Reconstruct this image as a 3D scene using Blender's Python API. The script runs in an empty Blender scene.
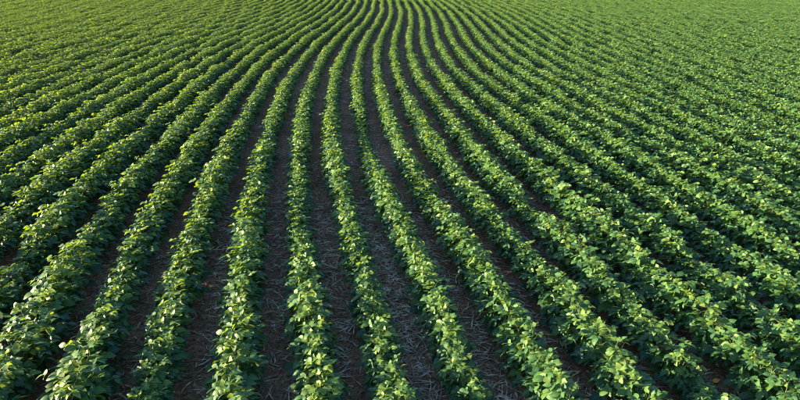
import bpy, math, random
import numpy as np
from mathutils import Vector, Matrix, Euler, noise

random.seed(11)
rng = np.random.default_rng(11)
scene = bpy.context.scene
col = scene.collection
rad = math.radians

# ---------------------------------------------------------------- camera
CAM_H = 4.26
PITCH = 21.34
cam_data = bpy.data.cameras.new('camera')
cam_data.sensor_width = 36.0
cam_data.lens = 618.7 / 800.0 * 36.0
cam_data.clip_end = 2000.0
cam = bpy.data.objects.new('camera', cam_data)
col.objects.link(cam)
cam.location = (0, 0, CAM_H)
cam.rotation_euler = (rad(90 - PITCH), 0, 0)
scene.camera = cam

# ---------------------------------------------------------------- light
SUN_EL = 9.5
SUN_AZ = -86.0            # degrees clockwise from +Y (straight ahead); negative is to the left
sun_dir = Vector((math.sin(rad(SUN_AZ)) * math.cos(rad(SUN_EL)),
                  math.cos(rad(SUN_AZ)) * math.cos(rad(SUN_EL)), math.sin(rad(SUN_EL))))
world = bpy.data.worlds.new('World')
scene.world = world
world.use_nodes = True
wn = world.node_tree.nodes
wl = world.node_tree.links
bg = wn['Background']
sky = wn.new('ShaderNodeTexSky')
sky.sky_type = 'NISHITA'
sky.sun_disc = False
sky.sun_elevation = rad(SUN_EL)
sky.sun_rotation = rad(SUN_AZ)
sky.air_density = 1.0
sky.dust_density = 0.6
sky.ozone_density = 3.0
wl.new(sky.outputs[0], bg.inputs[0])
bg.inputs[1].default_value = 0.08
sun_data = bpy.data.lights.new('sun', 'SUN')
sun_data.energy = 5.0
sun_data.angle = rad(0.5)
sun_data.color = (1.0, 0.81, 0.50)
sun = bpy.data.objects.new('sun', sun_data)
sun.rotation_euler = sun_dir.to_track_quat('Z', 'Y').to_euler()
sun.location = (-30, 10, 20)
col.objects.link(sun)
scene.view_settings.view_transform = 'Standard'
scene.view_settings.look = 'None'
scene.view_settings.gamma = 1.0
scene.view_settings.use_curve_mapping = False
scene.view_settings.exposure = 2.55
scene.cycles.filter_width = 1.1
scene.cycles.max_bounces = 8
scene.cycles.transparent_max_bounces = 4


# ---------------------------------------------------------------- materials
def new_mat(name):
    m = bpy.data.materials.new(name)
    m.use_nodes = True
    m.node_tree.nodes.clear()
    return m, m.node_tree.nodes, m.node_tree.links


def ramp(n, pts):
    r = n.new('ShaderNodeValToRGB')
    e = r.color_ramp.elements
    while len(e) < len(pts):
        e.new(0.5)
    for k, (pos, c) in enumerate(pts):
        e[k].position = pos
        e[k].color = (*c, 1)
    return r


def leaf_material():
    m, n, l = new_mat('soybean_leaf')
    out = n.new('ShaderNodeOutputMaterial')
    at = n.new('ShaderNodeAttribute'); at.attribute_name = 'tint'
    ac = n.new('ShaderNodeAttribute'); ac.attribute_name = 'across'
    oi = n.new('ShaderNodeObjectInfo')
    add = n.new('ShaderNodeMath'); add.operation = 'MULTIPLY_ADD'
    l.new(oi.outputs['Random'], add.inputs[0]); add.inputs[1].default_value = 0.16
    l.new(at.outputs['Fac'], add.inputs[2])
    cr = ramp(n, [(0.0, (0.008, 0.043, 0.035)), (0.35, (0.014, 0.068, 0.036)), (0.7, (0.050, 0.134, 0.030)),  # dark end, mostly for low leaves, has teal shade mixed into its green
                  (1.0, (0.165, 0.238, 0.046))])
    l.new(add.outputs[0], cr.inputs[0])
    # pale midrib
    ab = n.new('ShaderNodeMath'); ab.operation = 'ABSOLUTE'
    l.new(ac.outputs['Fac'], ab.inputs[0])
    rib = n.new('ShaderNodeMapRange')
    rib.inputs[1].default_value = 0.03; rib.inputs[2].default_value = 0.13
    rib.inputs[3].default_value = 0.45; rib.inputs[4].default_value = 0.0
    l.new(ab.outputs[0], rib.inputs[0])
    mx = n.new('ShaderNodeMixRGB')
    l.new(rib.outputs[0], mx.inputs[0]); l.new(cr.outputs[0], mx.inputs[1])
    mx.inputs[2].default_value = (0.20, 0.28, 0.09, 1)
    # blotchy fine variation
    tc = n.new('ShaderNodeTexCoord')
    ns = n.new('ShaderNodeTexNoise'); ns.inputs['Scale'].default_value = 60.0; ns.inputs['Detail'].default_value = 2.0
    l.new(tc.outputs['Object'], ns.inputs['Vector'])
    hv = n.new('ShaderNodeHueSaturation')
    mr = n.new('ShaderNodeMapRange'); mr.inputs[3].default_value = 0.75; mr.inputs[4].default_value = 1.25
    l.new(ns.outputs['Fac'], mr.inputs[0]); l.new(mr.outputs[0], hv.inputs['Value'])
    l.new(mx.outputs[0], hv.inputs['Color'])
    # paler underside
    geo = n.new('ShaderNodeNewGeometry')
    und = n.new('ShaderNodeMixRGB'); und.inputs[2].default_value = (0.13, 0.20, 0.085, 1)
    fm = n.new('ShaderNodeMath'); fm.operation = 'MULTIPLY'; fm.inputs[1].default_value = 0.6
    l.new(geo.outputs['Backfacing'], fm.inputs[0]); l.new(fm.outputs[0], und.inputs[0])
    l.new(hv.outputs[0], und.inputs[1])
    bp = n.new('ShaderNodeBump'); bp.inputs['Strength'].default_value = 0.15; bp.inputs['Distance'].default_value = 0.002
    l.new(ns.outputs['Fac'], bp.inputs['Height'])
    pr = n.new('ShaderNodeBsdfPrincipled')
    l.new(und.outputs[0], pr.inputs['Base Color'])
    pr.inputs['Roughness'].default_value = 0.55
    pr.inputs['Specular IOR Level'].default_value = 0.45
    l.new(bp.outputs[0], pr.inputs['Normal'])
    tr = n.new('ShaderNodeBsdfTranslucent')
    ts = ramp(n, [(0.0, (0.05, 0.12, 0.008)), (0.45, (0.16, 0.28, 0.010)), (1.0, (0.42, 0.54, 0.020))])
    l.new(add.outputs[0], ts.inputs[0]); l.new(ts.outputs[0], tr.inputs['Color'])
    ms = n.new('ShaderNodeMixShader'); ms.inputs[0].default_value = 0.30
    l.new(pr.outputs[0], ms.inputs[1]); l.new(tr.outputs[0], ms.inputs[2])
    l.new(ms.outputs[0], out.inputs[0])
    return m


def simple_mat(name, pts, scale, rough=0.7, spec=0.3, rnd=0.0, detail=4.0, bump=0.0):
    m, n, l = new_mat(name)
    out = n.new('ShaderNodeOutputMaterial')
    tc = n.new('ShaderNodeTexCoord')
    ns = n.new('ShaderNodeTexNoise'); ns.inputs['Scale'].default_value = scale; ns.inputs['Detail'].default_value = detail
    l.new(tc.outputs['Object'], ns.inputs['Vector'])
    fac = ns.outputs['Fac']
    if rnd:
        oi = n.new('ShaderNodeObjectInfo')
        mm = n.new('ShaderNodeMath'); mm.operation = 'MULTIPLY_ADD'
        sb = n.new('ShaderNodeMath'); sb.operation = 'SUBTRACT'; sb.inputs[1].default_value = 0.5
        l.new(oi.outputs['Random'], sb.inputs[0])
        l.new(sb.outputs[0], mm.inputs[0]); mm.inputs[1].default_value = rnd; l.new(fac, mm.inputs[2])
        fac = mm.outputs[0]
    cr = ramp(n, pts); l.new(fac, cr.inputs[0])
    pr = n.new('ShaderNodeBsdfPrincipled')
    l.new(cr.outputs[0], pr.inputs['Base Color'])
    pr.inputs['Roughness'].default_value = rough
    pr.inputs['Specular IOR Level'].default_value = spec
    if bump:
        bp = n.new('ShaderNodeBump'); bp.inputs['Strength'].default_value = 0.6; bp.inputs['Distance'].default_value = bump
        l.new(ns.outputs['Fac'], bp.inputs['Height']); l.new(bp.outputs[0], pr.inputs['Normal'])
    l.new(pr.outputs[0], out.inputs[0])
    return m


def soil_material():
    m, n, l = new_mat('dark_soil')
    out = n.new('ShaderNodeOutputMaterial')
    tc = n.new('ShaderNodeTexCoord')
    n1 = n.new('ShaderNodeTexNoise'); n1.inputs['Scale'].default_value = 1.6; n1.inputs['Detail'].default_value = 6
    n2 = n.new('ShaderNodeTexNoise'); n2.inputs['Scale'].default_value = 17; n2.inputs['Detail'].default_value = 8
    n2.inputs['Roughness'].default_value = 0.7
    vo = n.new('ShaderNodeTexVoronoi'); vo.inputs['Scale'].default_value = 34
    for t in (n1, n2, vo):
        l.new(tc.outputs['Object'], t.inputs['Vector'])
    c1 = ramp(n, [(0.30, (0.045, 0.027, 0.022)), (0.44, (0.150, 0.078, 0.047)), (0.56, (0.275, 0.152, 0.092)), (0.70, (0.400, 0.250, 0.160))])
    l.new(n2.outputs['Fac'], c1.inputs[0])
    hv = n.new('ShaderNodeHueSaturation')
    mr = n.new('ShaderNodeMapRange'); mr.inputs[1].default_value = 0.3; mr.inputs[2].default_value = 0.7
    mr.inputs[3].default_value = 0.85; mr.inputs[4].default_value = 1.7
    l.new(n1.outputs['Fac'], mr.inputs[0]); l.new(mr.outputs[0], hv.inputs['Value']); l.new(c1.outputs[0], hv.inputs['Color'])
    ad = n.new('ShaderNodeMath'); ad.operation = 'SUBTRACT'
    l.new(n2.outputs['Fac'], ad.inputs[0])
    ml = n.new('ShaderNodeMath'); ml.operation = 'MULTIPLY'; ml.inputs[1].default_value = 0.5
    l.new(vo.outputs['Distance'], ml.inputs[0]); l.new(ml.outputs[0], ad.inputs[1])
    bp = n.new('ShaderNodeBump'); bp.inputs['Strength'].default_value = 1.0; bp.inputs['Distance'].default_value = 0.03
    l.new(ad.outputs[0], bp.inputs['Height'])
    pr = n.new('ShaderNodeBsdfPrincipled'); pr.inputs['Roughness'].default_value = 0.9
    pr.inputs['Specular IOR Level'].default_value = 0.2
    l.new(hv.outputs[0], pr.inputs['Base Color']); l.new(bp.outputs[0], pr.inputs['Normal'])
    l.new(pr.outputs[0], out.inputs[0])
    return m


M_LEAF = leaf_material()
M_STEM = simple_mat('green_stem', [(0.3, (0.07, 0.12, 0.03)), (0.7, (0.13, 0.18, 0.05))], 30, 0.6)
M_SOIL = soil_material()
M_STRAW = simple_mat('bleached_straw', [(0.25, (0.26, 0.19, 0.13)), (0.5, (0.55, 0.45, 0.33)), (0.75, (0.76, 0.67, 0.53))],
                     18, 0.75, 0.3, rnd=0.5)
M_LITTER = simple_mat('weathered_straw', [(0.32, (0.16, 0.115, 0.08)), (0.44, (0.40, 0.32, 0.24)), (0.58, (0.72, 0.63, 0.50))],
                      7, 0.8, 0.25, detail=6.0)
M_CRUMB = simple_mat('soil_crumb', [(0.3, (0.105, 0.055, 0.033)), (0.7, (0.330, 0.195, 0.122))], 9, 0.95, 0.15)
M_GRASS = simple_mat('weed_blade', [(0.3, (0.10, 0.19, 0.03)), (0.7, (0.20, 0.27, 0.05))], 14, 0.5)
M_YELLOW = simple_mat('yellowed_leaf', [(0.3, (0.70, 0.28, 0.04)), (0.7, (0.80, 0.42, 0.08))], 40, 0.6)


# ---------------------------------------------------------------- row layout: parallel curves 0.76 m apart
SPACING = 0.76
HEAD = [-0.16427, -0.18121, -0.11135, -0.0925, -0.03953, 0.00521, 0.03568, 0.01462, 0.00869, -0.0401, -0.01618,
        -0.2325, -0.37, -0.44, -0.47, -0.48] + [-0.48] * 16
KS = 83.229 / 14.0
X0, Y0 = -0.3351, 2.0432
SMAX = KS * (len(HEAD) - 1)
DS = 0.04
S = np.arange(-6.0, SMAX, DS)


def base_curve(w):
    """the guide curve; w scales the far bend to the left, which dies out over the rows on that side"""
    hd = np.array(HEAD[:11] + [h * w - 0.04 * (1 - w) for h in HEAD[11:]])
    hp = np.concatenate([[2 * hd[0] - hd[1]], hd, [hd[-1]]])
    q = np.clip(S, 0, SMAX - 1e-6) / KS
    ki = np.clip(q.astype(int), 0, len(hd) - 2)
    t = q - ki
    a0, a1, a2, a3 = hp[ki], hp[ki + 1], hp[ki + 2], hp[np.minimum(ki + 3, len(hp) - 1)]
    th = 0.5 * (2 * a1 + (a2 - a0) * t + (2 * a0 - 5 * a1 + 4 * a2 - a3) * t ** 2 + (3 * a1 - a0 - 3 * a2 + a3) * t ** 3)
    cx = np.cumsum(np.sin(th)) * DS
    cy = np.cumsum(np.cos(th)) * DS
    iz = int(np.argmin(np.abs(S)))
    return cx - cx[iz] + X0, cy - cy[iz] + Y0, th


CP, SPT = math.cos(rad(PITCH)), math.sin(rad(PITCH))


def in_region(x, y, far=94.0, pad=3.0):
    depth = y * CP + CAM_H * SPT
    return (y > 2.2) & (y < far) & (np.abs(x) < 0.66 * depth + pad)


# how far (mm) each second row from -12 to 12 was drilled off the ideal parallel curve, at DRIFT_S metres along it
DRIFT_S = [0, 2, 4, 6, 8.5, 11, 14, 18, 23, 29, 36, 45, 56, 70]
DRIFT = np.array([
        [0, 1, 3, 6, 11, 20, 34, 44, 33, 15, 4, 1, 0, 0],
        [1, 7, 17, 28, 41, 56, 78, 93, 69, 30, 8, 1, -1, -1],
        [8, 44, 65, 56, 46, 53, 78, 94, 66, 27, 6, -6, -13, -11],
        [22, 108, 116, 44, -10, 5, 51, 68, 33, 6, -5, -31, -49, -38],
        [29, 89, 23, -58, -55, -8, 27, 16, -19, -21, -23, -55, -74, -52],
        [32, 51, -49, -84, -44, -33, -56, -71, -53, -23, -12, -21, -24, -14],
        [20, 42, 24, 24, 9, -43, -82, -52, 11, 34, 33, 37, 34, 21],
        [-10, -14, 43, 57, -6, -65, -80, -27, 43, 58, 46, 43, 36, 19],
        [7, 31, 88, 68, -21, -72, -83, -51, 10, 37, 30, 23, 18, 10],
        [-2, -51, -27, 40, 70, 52, 6, -31, -21, -4, -4, 2, 11, 10],
        [-36, -133, -84, 55, 154, 147, 78, 0, -35, -40, -34, -11, 14, 18],
        [-21, -58, -16, 52, 94, 86, 48, 4, -21, -31, -28, -10, 10, 14],
        [-4, -8, 3, 16, 22, 19, 10, 1, -6, -9, -10, -5, 2, 4]])


def drift(i):
    if abs(i) >= 12:
        return np.zeros(len(S))
    k = int((i + 12) // 2)
    f = (i + 12) / 2 - k
    f = f * f * (3 - 2 * f)
    v = np.interp(S, DRIFT_S, (DRIFT[k] * (1 - f) + DRIFT[k + 1] * f) / 1000.0)
    n = int(2.4 / DS) | 1
    return np.convolve(np.pad(v, n // 2, mode='edge'), np.hanning(n + 2)[1:-1] / np.hanning(n + 2).sum(), mode='valid')


def offset_curve(d):
    """Points of the curve at signed distance d, with arc length; folded stretches removed."""
    BX, BY, TH = base_curve(float(np.clip(1.0 - (-d / SPACING - 8.0) / 16.0, 0.0, 1.0)))
    e = d + drift(d / SPACING)
    x = BX + e * np.cos(TH)
    y = BY - e * np.sin(TH)
    ok = in_region(x, y)
    if ok.sum() < 3:
        return None
    idx = np.where(ok)[0]
    x, y, th = x[idx], y[idx], TH[idx]
    dm = np.full(len(x), 1e9)
    for k in range(0, len(BX), 8):
        dm = np.minimum(dm, (x - BX[k]) ** 2 + (y - BY[k]) ** 2)
    keep = np.sqrt(dm) > abs(d) - 0.25
    x, y, th = x[keep], y[keep], th[keep]
    if len(x) < 3:
        return None
    st = np.hypot(np.diff(x), np.diff(y))
    arc = np.concatenate([[0], np.cumsum(st)])
    return x, y, th, arc


def ground_z(x, y):
    if not (1.0 < y < 40.0):
        return 0.0
    a = noise.noise((x * 1.3, y * 1.3, 0.0)) * 0.012
    b = noise.noise((x * 6.0, y * 6.0, 3.0)) * 0.008
    c = noise.noise((x * 15.0, y * 15.0, 7.0)) * 0.006 if y < 20 else 0.0
    return a + b + c


# ---------------------------------------------------------------- helpers
def mesh_from(name, verts, faces, mat, smooth=True, attrs=None):
    me = bpy.data.meshes.new(name)
    me.from_pydata([tuple(v) for v in verts], [], faces)
    if attrs:
        for k, vals in attrs.items():
            at = me.attributes.new(k, 'FLOAT', 'POINT')
            at.data.foreach_set('value', np.asarray(vals, dtype=np.float32))
    if smooth:
        me.polygons.foreach_set('use_smooth', [True] * len(me.polygons))
    me.materials.append(mat)
    me.update()
    return me


def link(name, data, parent=None):
    o = bpy.data.objects.new(name, data)
    col.objects.link(o)
    if parent:
        o.parent = parent
    return o


def tag(o, label=None, cat=None, group=None, kind=None):
    for k, v in (('label', label), ('category', cat), ('group', group), ('kind', kind)):
        if v:
            o[k] = v
    return o


def tube(V, F, pts, radii, n=4):
    base = len(V)
    for k, p in enumerate(pts):
        d = (pts[min(k + 1, len(pts) - 1)] - pts[max(k - 1, 0)]).normalized()
        u = d.cross(Vector((0.31, 0.22, 0.92)))
        if u.length < 1e-3:
            u = d.cross(Vector((1, 0, 0)))
        u.normalize()
        w = d.cross(u)
        for q in range(n):
            a = 2 * math.pi * q / n
            V.append(p + (u * math.cos(a) + w * math.sin(a)) * radii[k])
    for k in range(len(pts) - 1):
        for q in range(n):
            a = base + k * n + q
            b = base + k * n + (q + 1) % n
            F.append((a, b, b + n, a + n))
    F.append(tuple(base + q for q in reversed(range(n))))
    e = base + (len(pts) - 1) * n
    F.append(tuple(e + q for q in range(n)))


# ---------------------------------------------------------------- leaflet shapes (length 1 along +Y, normal +Z)
PROFILE = [(0.0, 0.0), (0.08, 0.19), (0.25, 0.335), (0.48, 0.345), (0.71, 0.25), (0.90, 0.105), (1.0, 0.0)]


def leaflet_geo(r, tint):
    fold = r.uniform(0.03, 0.22)
    droop = r.uniform(-0.04, 0.20)
    twist = r.uniform(-0.2, 0.2)
    side = r.uniform(-0.06, 0.06)
    wid = r.uniform(0.90, 1.12)
    ruffle = r.uniform(0.0, 0.025)
    V, F, A = [], [], []
    n = len(PROFILE)
    for k, (t, w) in enumerate(PROFILE):
        zc = -droop * t * t + 0.06 * math.sin(t * 3.1)
        xc = side * math.sin(t * 2.4)
        if w == 0.0:
            V.append((xc, t, zc)); A.append(0.0)
            continue
        w *= wid
        tw = twist * t
        for s in (-1, 0, 1):
            x = s * w
            z = abs(s) * w * math.tan(fold) + s * w * math.tan(tw) + (ruffle * math.sin(7 * t + 2 * s) if s else 0.0)
            V.append((xc + x, t - 0.03 * abs(s), zc + z)); A.append(float(s))
    F += [(0, 2, 1), (0, 3, 2)]
    for k in range(n - 3):
        b = 1 + 3 * k
        F += [(b, b + 1, b + 4, b + 3), (b + 1, b + 2, b + 5, b + 4)]
    b = 1 + 3 * (n - 3)
    e = len(V) - 1
    F += [(b, b + 1, e), (b + 1, b + 2, e)]
    return V, F, {'tint': [tint] * len(V), 'across': A}


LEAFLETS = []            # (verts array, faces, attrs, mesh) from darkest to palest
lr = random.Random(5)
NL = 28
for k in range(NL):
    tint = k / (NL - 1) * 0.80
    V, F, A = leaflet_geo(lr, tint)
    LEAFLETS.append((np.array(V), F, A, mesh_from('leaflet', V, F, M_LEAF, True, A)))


def frame(pos, direction, normal, length):
    y = direction.normalized()
    x = y.cross(normal)
    if x.length < 1e-4:
        x = y.cross(Vector((1, 0, 0.2)))
    x.normalize()
    z = x.cross(y)
    m = Matrix((x, y, z)).transposed().to_4x4()
    return Matrix.Translation(pos) @ m @ Matrix.Diagonal((length, length, length, 1))


def plan_plant(seed):
    """A soybean plant: stem polylines and trifoliate leaves (petiole polyline + three leaflet matrices)."""
    r = random.Random(seed)
    sun_h = Vector((sun_dir.x, sun_dir.y, 0)).normalized()   # soybean leaves turn towards the sun
    H = r.uniform(0.33, 0.42)
    lean = Vector((r.uniform(-0.05, 0.05), r.uniform(-0.05, 0.05), 0))
    stem = [Vector((0, 0, -0.03)), Vector((0, 0, 0.05)) + lean * 0.2, Vector((0, 0, H * 0.55)) + lean * 0.6,
            Vector((0, 0, H)) + lean]
    branches = []
    leaves = []

    def on_stem(t):
        z = t * H
        return Vector((lean.x * t, lean.y * t, z))

    def leaf(base, az, elev, plen, size, t, tipdroop):
        hd = Vector((math.cos(az), math.sin(az), 0))
        d0 = hd * math.cos(elev) + Vector((0, 0, 1)) * math.sin(elev)
        mid = base + d0 * plen * 0.55
        end = base + d0 * plen * 0.92 + hd * plen * 0.10 - Vector((0, 0, plen * 0.06))
        pts = [base, mid, end]
        lf = []
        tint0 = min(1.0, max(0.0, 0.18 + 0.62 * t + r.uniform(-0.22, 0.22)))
        nrm = (Vector((0, 0, 1)) + hd * r.uniform(0.0, 0.55) + Vector((r.uniform(-.6, .6), r.uniform(-.6, .6), 0)) + sun_h * (0.10 + 0.35 * t)).normalized()
        rach = end + (hd * 0.9 - Vector((0, 0, tipdroop * 0.4))) * 0.022
        pts.append(rach)
        for kind in (0, -1, 1):
            a2 = az + kind * r.uniform(1.05, 1.45) + r.uniform(-0.15, 0.15)
            dr = tipdroop + r.uniform(-0.25, 0.25)
            dd = Vector((math.cos(a2), math.sin(a2), -dr)).normalized()
            n2 = (nrm + Vector((r.uniform(-.45, .45), r.uniform(-.45, .45), 0))).normalized()
            ln = size * (1.0 if kind == 0 else r.uniform(0.82, 0.95))
            p = rach if kind == 0 else end
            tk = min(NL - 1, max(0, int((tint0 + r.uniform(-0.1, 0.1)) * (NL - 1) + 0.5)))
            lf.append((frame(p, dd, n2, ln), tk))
        leaves.append((pts, lf))

    az = r.uniform(0, 6.28)
    nn = 11
    for k in range(nn):
        t = 0.22 + 0.76 * k / (nn - 1)
        az += 2.4 + r.uniform(-0.4, 0.4)
        el = rad(r.uniform(14, 36) + 34 * t * t)
        pl = r.uniform(0.13, 0.19) * (1.05 - 0.45 * t)
        sz = r.uniform(0.076, 0.108) * (1.0 - 0.30 * max(0.0, t - 0.55) / 0.45)
        leaf(on_stem(t), az, el, pl, sz, t, r.uniform(0.15, 0.75) - 0.45 * t)
    for b in range(3):
        a = r.uniform(0, 6.28)
        hd = Vector((math.cos(a), math.sin(a), 0))
        st = on_stem(r.uniform(0.15, 0.3))
        en = st + hd * r.uniform(0.07, 0.12) + Vector((0, 0, r.uniform(0.10, 0.16)))
        branches.append([st, st.lerp(en, 0.5) + hd * 0.015, en])
        for q in range(2):
            leaf(en if q else st.lerp(en, 0.6), a + r.uniform(-1.3, 1.3), rad(r.uniform(15, 50)), r.uniform(0.06, 0.11),
                 r.uniform(0.072, 0.095), r.uniform(0.35, 0.75), r.uniform(0.0, 0.6))
    # unfolding top leaves
    for q in range(2):
        leaf(on_stem(1.0), r.uniform(0, 6.28), rad(r.uniform(50, 75)), r.uniform(0.035, 0.06), r.uniform(0.05, 0.07), 1.0,
             r.uniform(-0.6, 0.1))
    return stem, branches, leaves


def stem_geo(V, F, stem, branches):
    tube(V, F, stem, [0.0045, 0.0042, 0.0034, 0.0022], 4)
    for b in branches:
        tube(V, F, b, [0.003, 0.0026, 0.002], 4)


def petiole_geo(V, F, pts):
    tube(V, F, pts, [0.0020, 0.0017, 0.0015, 0.0011], 3)


# ---------------------------------------------------------------- ground: one sheet, fine relief near the camera
def axis(lo, hi, step, far_lo, far_hi, g):
    mid = list(np.arange(lo, hi + 1e-6, step))
    out, st, v = [], step, hi
    while v < far_hi:
        st *= g; v += st; out.append(min(v, far_hi))
    pre, st, v = [], step, lo
    while v > far_lo:
        st *= g; v -= st; pre.append(max(v, far_lo))
    return np.array(pre[::-1] + mid + out)


gx = axis(-7.5, 7.5, 0.045, -700, 700, 1.09)
gy = axis(3.5, 15.0, 0.045, -60, 1200, 1.07)
V = []
for y in gy:
    for x in gx:
        V.append((x, y, ground_z(x, y)))
nx = len(gx)
F = [(j * nx + i, j * nx + i + 1, (j + 1) * nx + i + 1, (j + 1) * nx + i)
     for j in range(len(gy) - 1) for i in range(nx - 1)]
tag(link('ground', mesh_from('ground', V, F, M_SOIL)), 'dark bare soil of the field between the crop rows', None, None, 'structure')

# ---------------------------------------------------------------- where every plant of the crop stands
PLANT_STEP = 0.088
plants = []              # x, y, heading, row
for i in range(-90, 91):
    c = offset_curve(i * SPACING)
    if c is None:
        continue
    x, y, th, arc = c
    n = int(arc[-1] / PLANT_STEP)
    s = (np.arange(n) + rng.uniform(0.1, 0.9, n)) * PLANT_STEP
    px = np.interp(s, arc, x)
    py = np.interp(s, arc, y)
    pt = np.interp(s, arc, th)
    wob = 0.010 * np.sin(s * 0.7 + i * 2.1) + 0.008 * np.sin(s * 2.3 + i * 5.0) + rng.normal(0, 0.024, n)
    px = px + wob * np.cos(pt)
    py = py - wob * np.sin(pt)
    # vigour changes along each row; some stretches are thinner
    vig = 1.0 + 0.07 * np.sin(s * 0.55 + i * 1.7) + 0.05 * np.sin(s * 1.7 + i * 3.3) + rng.normal(0, 0.045, n)
    side = 0.11 * min(1.0, max(0.0, -i / 3.0))
    side += 0.07 * min(1.0, max(0.0, (i - 3) / 3.0))
    vig = vig * (0.97 + (0.15 + side) * np.clip((24.0 - py) / 12.0, 0.0, 1.0))
    for q in range(rng.poisson(arc[-1] / 22.0)):      # short stunted stretches
        c0 = rng.uniform(0, arc[-1])
        vig = vig * (1.0 - rng.uniform(0.12, 0.35) * np.exp(-((s - c0) / rng.uniform(0.15, 0.5)) ** 2))
    keep = in_region(px, py) & (rng.random(n) > 0.03)
    if i == 2:           # the thin stretch in this row
        vig = vig * (1.0 - 0.28 * np.exp(-((py - 14.0) / 1.6) ** 4))
    for k in np.where(keep)[0]:
        plants.append((px[k], py[k], pt[k], i, vig[k]))


def pixel(x, y, z=0.2):
    dz = z - CAM_H
    depth = y * CP - dz * SPT
    return 400 + 618.7 * x / depth, 200 - 618.7 * (y * SPT + dz * CP) / depth, depth


near, rest = [], []
for p in plants:
    u, v, d = pixel(p[0], p[1])
    (near if (-12 < u < 812 and -5 < v < 408 and d < 11) else rest).append((d, p))
near.sort(key=lambda q: q[0])
rest += near[300:]
near = near[:300]

# ---------------------------------------------------------------- the 300 plants that show largest, each an object with its parts
THING_VARIANTS = []
for k in range(16):
    stem, branches, leaves = plan_plant(100 + k)
    V, F = [], []
    stem_geo(V, F, stem, branches)
    sm = mesh_from('stem', V, F, M_STEM)
    lv = []
    for pts, lf in leaves:
        V, F = [], []
        petiole_geo(V, F, pts)
        lv.append((mesh_from('leaf', V, F, M_STEM), lf))
    THING_VARIANTS.append((sm, lv))

ORD = ['first', 'second', 'third', 'fourth', 'fifth', 'sixth', 'seventh', 'eighth', 'ninth', 'tenth']


def row_label(i):
    """rows are counted from the furrow most thickly covered in straw, which lies between rows 1 and 2"""
    if i <= 1:
        return 'soybean plant in the %s row from the strawiest furrow, on its sunward side' % ORD[min(9, 1 - i)]
    return 'soybean plant in the %s row from the strawiest furrow, on its shadow side' % ORD[min(9, i - 2)]


def build_plant(name, variant, loc, rot, scale, label, cat, group):
    root = link(name, None)
    root.location = loc
    root.rotation_euler = rot
    root.scale = (scale,) * 3
    tag(root, label, cat, group)
    sm, lv = THING_VARIANTS[variant]
    link('stem', sm, root)
    for pm, lf in lv:
        lo = link('leaf', pm, root)
        for m, tk in lf:
            q = link('leaflet', LEAFLETS[tk][3], lo)
            q.matrix_basis = m
    return root


def plant_rot():
    """random spin, then a slight lean of the whole plant"""
    q = Euler((random.gauss(0, 0.06), -0.07 + random.gauss(0, 0.06), 0)).to_matrix() @ Matrix.Rotation(random.gauss(0, 0.5), 3, 'Z')
    return q.to_euler()


row_vig = {i: float(np.median([p[4] for _, p in near if p[3] == i])) for i in set(p[3] for _, p in near)}
for d, (x, y, th, i, vig) in near:
    build_plant('soybean_plant', random.randrange(16), (x, y, ground_z(x, y)), plant_rot(), vig,
                ('small ' if vig < 0.87 * row_vig[i] else 'large ' if vig > 1.10 * row_vig[i] else '') + row_label(i), 'plant', row_label(i).replace('soybean plant', 'soybean plants'))

# ---------------------------------------------------------------- the rest of the crop: one mass of the same plants
lib = bpy.data.collections.new('crop_plants')
NV = 32
for k in range(NV):
    stem, branches, leaves = plan_plant(300 + k)
    V, F = [], []
    stem_geo(V, F, stem, branches)
    for pts, lf in leaves:
        petiole_geo(V, F, pts)
    nst = len(V)
    nfs = len(F)
    V = [tuple(v) for v in V]
    T = [0.4] * nst
    A = [1.0] * nst
    for pts, lf in leaves:
        for m, tk in lf:
            vv, ff, aa, _ = LEAFLETS[tk]
            mm = np.array(m)
            w = vv @ mm[:3, :3].T + mm[:3, 3]
            b = len(V)
            V += [tuple(p) for p in w]
            F += [tuple(b + q for q in f) for f in ff]
            T += aa['tint']
            A += aa['across']
    me = mesh_from('crop_plant', V, F, M_LEAF, True, {'tint': T, 'across': A})
    me.materials.append(M_STEM)
    me.polygons.foreach_set('material_index', [1] * nfs + [0] * (len(F) - nfs))
    lib.objects.link(bpy.data.objects.new('crop_plant_%02d' % k, me))

N = len(rest)
pm = bpy.data.meshes.new('soybean_crop')
pm.from_pydata([(p[0], p[1], ground_z(p[0], p[1])) for d, p in rest], [], [])
rot = np.zeros((N, 3), np.float32)
scl = np.zeros(N, np.float32)
for k, (d, p) in enumerate(rest):
    rot[k] = plant_rot()
    scl[k] = max(0.5, p[4])
at = pm.attributes.new('rot', 'FLOAT_VECTOR', 'POINT'); at.data.foreach_set('vector', rot.ravel())
at = pm.attributes.new('scl', 'FLOAT', 'POINT'); at.data.foreach_set('value', scl)
at = pm.attributes.new('var', 'INT', 'POINT'); at.data.foreach_set('value', rng.integers(0, NV, N).astype(np.int32))
crop = link('soybean_crop', pm)
tag(crop, 'mass of leafy green soybean rows curving away across the whole field', 'crop', None, 'stuff')
ng = bpy.data.node_groups.new('crop_rows', 'GeometryNodeTree')
ng.interface.new_socket('Geometry', in_out='INPUT', socket_type='NodeSocketGeometry')
ng.interface.new_socket('Geometry', in_out='OUTPUT', socket_type='NodeSocketGeometry')
gn, gl = ng.nodes, ng.links
gi = gn.new('NodeGroupInput'); go = gn.new('NodeGroupOutput')
ci = gn.new('GeometryNodeCollectionInfo'); ci.inputs['Collection'].default_value = lib
ci.inputs['Separate Children'].default_value = True; ci.inputs['Reset Children'].default_value = True
ip = gn.new('GeometryNodeInstanceOnPoints'); ip.inputs['Pick Instance'].default_value = True


def named(name, typ):
    nd = gn.new('GeometryNodeInputNamedAttribute'); nd.data_type = typ; nd.inputs['Name'].default_value = name
    return nd.outputs['Attribute']


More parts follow.
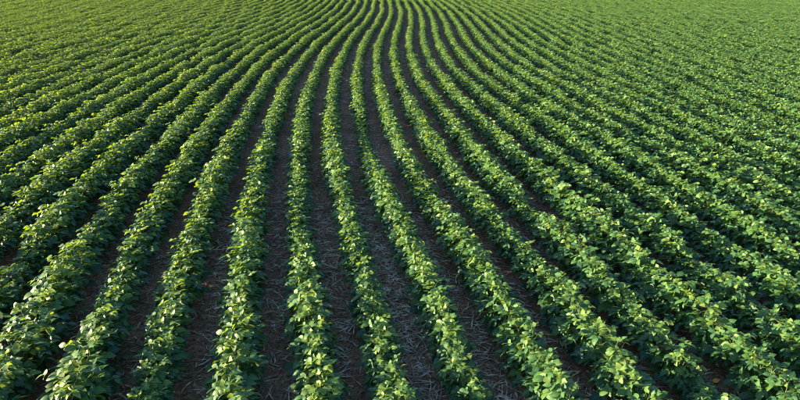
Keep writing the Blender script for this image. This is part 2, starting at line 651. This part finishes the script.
gl.new(gi.outputs[0], ip.inputs['Points']); gl.new(ci.outputs[0], ip.inputs['Instance'])
gl.new(named('var', 'INT'), ip.inputs['Instance Index'])
e2r = gn.new('FunctionNodeEulerToRotation')
gl.new(named('rot', 'FLOAT_VECTOR'), e2r.inputs[0]); gl.new(e2r.outputs[0], ip.inputs['Rotation'])
gl.new(named('scl', 'FLOAT'), ip.inputs['Scale']); gl.new(ip.outputs[0], go.inputs[0])
md = crop.modifiers.new('crop_rows', 'NODES'); md.node_group = ng


# ---------------------------------------------------------------- furrow litter
def furrow_points(n, d_lo, d_hi, rows, spread=0.17, weights=None):
    """n points in the bare furrows (row k means between row k and k+1), between two forward distances"""
    curves = {}
    for k in rows:
        c = offset_curve((k + 0.5) * SPACING)
        if c is None:
            continue
        m = (c[1] > d_lo) & (c[1] < d_hi)
        if m.sum() > 3:
            curves[k] = (c[0][m], c[1][m], c[2][m])
    ks = list(curves)
    w = [(weights or {}).get(k, 1.0) * len(curves[k][0]) for k in ks]
    out = []
    for k in random.choices(ks, w, k=n):
        X, Y, T = curves[k]
        q = random.randrange(len(X))
        o = random.gauss(0, spread * 0.7)
        o = max(-0.30, min(0.30, o))
        out.append((X[q] + o * math.cos(T[q]), Y[q] - o * math.sin(T[q]), T[q], k))
    return out


def straw_geo(r, L, w, kind):
    """a flattened, slightly bent stalk piece with a node ring and a frayed end"""
    V, F = [], []
    bend = r.choice((0.02, 0.04, 0.12)) * r.uniform(-1, 1) * L
    lift = r.uniform(0.0, 0.10) * L
    n = 5
    pts, rr = [], []
    for k in range(n):
        t = k / (n - 1)
        pts.append(Vector(((t - 0.5) * L, bend * math.sin(t * 3.14), lift * math.sin(t * 2.2))))
        rr.append(w * (0.85 + 0.3 * math.sin(t * 9 + r.uniform(0, 1))) * (0.6 if k in (0, n - 1) else 1.0))
    tube(V, F, pts, rr, 5)
    V = [Vector((v.x, v.y, v.z)) for v in V]
    if kind == 'frayed':
        e = pts[-1]
        for s in (-1, 1):
            a = len(V)
            b = e + Vector((L * r.uniform(.15, .3), s * L * r.uniform(.05, .14), L * r.uniform(0, .08)))
            V += [e + Vector((-L * .06, -w * .5, 0)), e + Vector((-L * .06, w * .5, w * .2)), b + Vector((0, w * .35, 0)), b]
            F.append((a, a + 1, a + 2, a + 3))
    return V, F


STRAWY = {1: 3.4, 2: 2.0, 0: 1.3, 3: 1.6, 4: 1.3, -4: 0.6, -3: 0.7}
sr = random.Random(21)
for kind, cnt, lo, hi, w, lab, grp in (
        ('long', 110, 0.16, 0.34, 0.0078, 'long pale straw stalk lying on the dark furrow soil', 'long straw stalks'),
        ('short', 130, 0.08, 0.15, 0.0065, 'short broken piece of pale straw on the dark furrow soil', 'short straw pieces'),
        ('frayed', 60, 0.10, 0.20, 0.0080, 'frayed straw piece with split end on the dark furrow soil', 'frayed straw pieces')):
    meshes = []
    for q in range(8):
        V, F = straw_geo(sr, sr.uniform(lo, hi), w * sr.uniform(0.8, 1.25), kind)
        meshes.append(mesh_from('straw_piece', V, F, M_STRAW))
    for (x, y, t, k) in furrow_points(cnt, 4.3, 9.0, range(-4, 8), 0.16, STRAWY):
        o = link('straw_piece', sr.choice(meshes))
        o.location = (x, y, ground_z(x, y) + 0.008)
        o.rotation_euler = (sr.uniform(-.2, .2), sr.uniform(-.12, .12), sr.uniform(0, 6.28))
        tag(o, lab, 'straw', grp)


def scatter_mass(name, pts, protos, mat, smin, smax, lift, label, cat):
    V, F = [], []
    for (x, y, t, k) in pts:
        pv, pf = sr.choice(protos)
        s = smin + (smax - smin) * sr.random() ** 1.4 * (1.0 if sr.random() > 0.03 else 1.9)
        m = (Matrix.Translation((x, y, ground_z(x, y) + lift * s)) @ Euler((sr.uniform(-.25, .25), sr.uniform(-.15, .15), sr.uniform(0, 6.28))).to_matrix().to_4x4()
             @ Matrix.Diagonal((s, s, s, 1)))
        b = len(V)
        V += [m @ Vector(v) for v in pv]
        F += [tuple(b + q for q in f) for f in pf]
    tag(link(name, mesh_from(name, V, F, mat, name != 'soil_crumbs')), label, cat, None, 'stuff')


protos = [straw_geo(sr, sr.uniform(0.05, 0.16), sr.uniform(0.0038, 0.0068), 'long') for q in range(14)]
pts = furrow_points(9000, 3.4, 11.0, range(-7, 12), 0.19, STRAWY) + furrow_points(8000, 11.0, 34.0, range(-8, 14), 0.19, {1: 1.6, 2: 1.3})
scatter_mass('straw_litter', pts, protos, M_LITTER, 0.5, 1.6, 0.010, 'fine straw litter scattered along the dark furrows', 'straw')


def crumb_geo(r):
    V, F = [], []
    g = (1 + 5 ** 0.5) / 2
    for a in (-1, 1):
        for b in (-g, g):
            V += [(0, a, b), (a, b, 0), (b, 0, a)]
    V = [Vector(v).normalized() * r.uniform(0.6, 1.15) for v in V]
    import bmesh
    bm = bmesh.new()
    for v in V:
        bm.verts.new((v.x, v.y, v.z * 0.7))
    bmesh.ops.convex_hull(bm, input=bm.verts)
    bm.verts.index_update()
    bm.verts.ensure_lookup_table()
    vv = [v.co.copy() for v in bm.verts]
    ff = [tuple(v.index for v in f.verts) for f in bm.faces]
    bm.free()
    return vv, ff


protos = [crumb_geo(sr) for q in range(10)]
pts = furrow_points(14000, 3.4, 13.0, range(-7, 12), 0.26)
pts += furrow_points(500, 3.4, 13.0, range(-7, 12), 0.22) * 1
scatter_mass('soil_crumbs', pts, protos, M_CRUMB, 0.005, 0.024, 0.2, 'loose crumbs of dark soil lying in the furrows', 'soil')


# ---------------------------------------------------------------- single small things
def unproject(u, v, z=0.0):
    X = (u - 400) / 618.7
    Y = -(v - 200) / 618.7
    d = Vector((X, CP + Y * SPT, -SPT + Y * CP))
    t = (CAM_H - z) / -d.z
    return d.x * t, d.y * t


def seedling():
    x, y = unproject(79, 322)
    root = link('soybean_seedling', None)
    root.location = (x, y, ground_z(x, y))
    root.scale = (1.3,) * 3
    tag(root, 'lone small soybean seedling standing in the bare furrow between two rows', 'seedling')
    V, F = [], []
    tube(V, F, [Vector((0, 0, -.02)), Vector((.005, 0, .06)), Vector((.0, .004, .15))], [.003, .0027, .002], 4)
    link('stem', mesh_from('stem', V, F, M_STEM), root)
    r = random.Random(3)
    for k, (az, z, el) in enumerate(((0.3, .07, 40), (2.6, .10, 35), (4.4, .12, 45), (1.4, .15, 60))):
        base = Vector((0, 0, z))
        hd = Vector((math.cos(az), math.sin(az), 0))
        end = base + hd * .06 * math.cos(rad(el)) + Vector((0, 0, .07 * math.sin(rad(el))))
        V, F = [], []
        tube(V, F, [base, base.lerp(end, .5), end], [.0017, .0015, .0012], 3)
        lo = link('leaf', mesh_from('leaf', V, F, M_STEM), root)
        for s in (0, -1.2, 1.2):
            q = link('leaflet', LEAFLETS[r.randrange(20, NL)][3], lo)
            q.matrix_basis = frame(end, Vector((math.cos(az + s), math.sin(az + s), r.uniform(-.4, .5))),
                                   (Vector((0, 0, 1)) + hd * .3).normalized(), r.uniform(.06, .085))


seedling()


def grass_weed(u, v, h, n, seed, label):
    r = random.Random(seed)
    x, y = unproject(u, v)
    root = link('grass_weed', None)
    root.location = (x, y, ground_z(x, y))
    tag(root, label, 'weed', 'grass weeds in the crop')
    for k in range(n):
        az = r.uniform(0, 6.28)
        hd = Vector((math.cos(az), math.sin(az), 0))
        sd = Vector((-hd.y, hd.x, 0))
        L = h * r.uniform(.7, 1.15)
        V, F = [], []
        m = 6
        for q in range(m):
            t = q / (m - 1)
            c = hd * (0.02 + L * .55 * t ** 1.8) + Vector((0, 0, L * (t - .28 * t * t)))
            w = .013 * (1 - t) ** .6 * (0.6 + t) + .001
            V += [c - sd * w, c + Vector((0, 0, -w * .5)), c + sd * w]
        for q in range(m - 1):
            b = 3 * q
            F += [(b, b + 1, b + 4, b + 3), (b + 1, b + 2, b + 5, b + 4)]
        link('blade', mesh_from('blade', V, F, M_GRASS), root)


grass_weed(283, 99, 0.78, 9, 1, 'tall narrow grass weed poking up through a dense soybean row')
grass_weed(580, 140, 0.62, 18, 2, 'bushy yellow-green grass weed tuft filling a gap beside a soybean row')

for k, (u, v, lab) in enumerate(((684, 334, 'fallen orange leaf lying on the dark soil in a furrow'),
                                 (745, 341, 'yellow dying leaf low at the foot of a soybean row'),
                                 (713, 384, 'small tan dead leaf on the soil of a narrow furrow'))):
    x, y = unproject(u, v)
    V, F, A = leaflet_geo(random.Random(60 + k), 0.5)
    o = link('fallen_leaf', mesh_from('fallen_leaf', V, F, M_YELLOW, True, A))
    o.location = (x, y, ground_z(x, y) + 0.02)
    o.rotation_euler = (0.25, 0.1, 1.2 + k * 1.9)
    o.scale = (0.12 if k == 0 else 0.085,) * 3
    tag(o, lab, 'leaf')
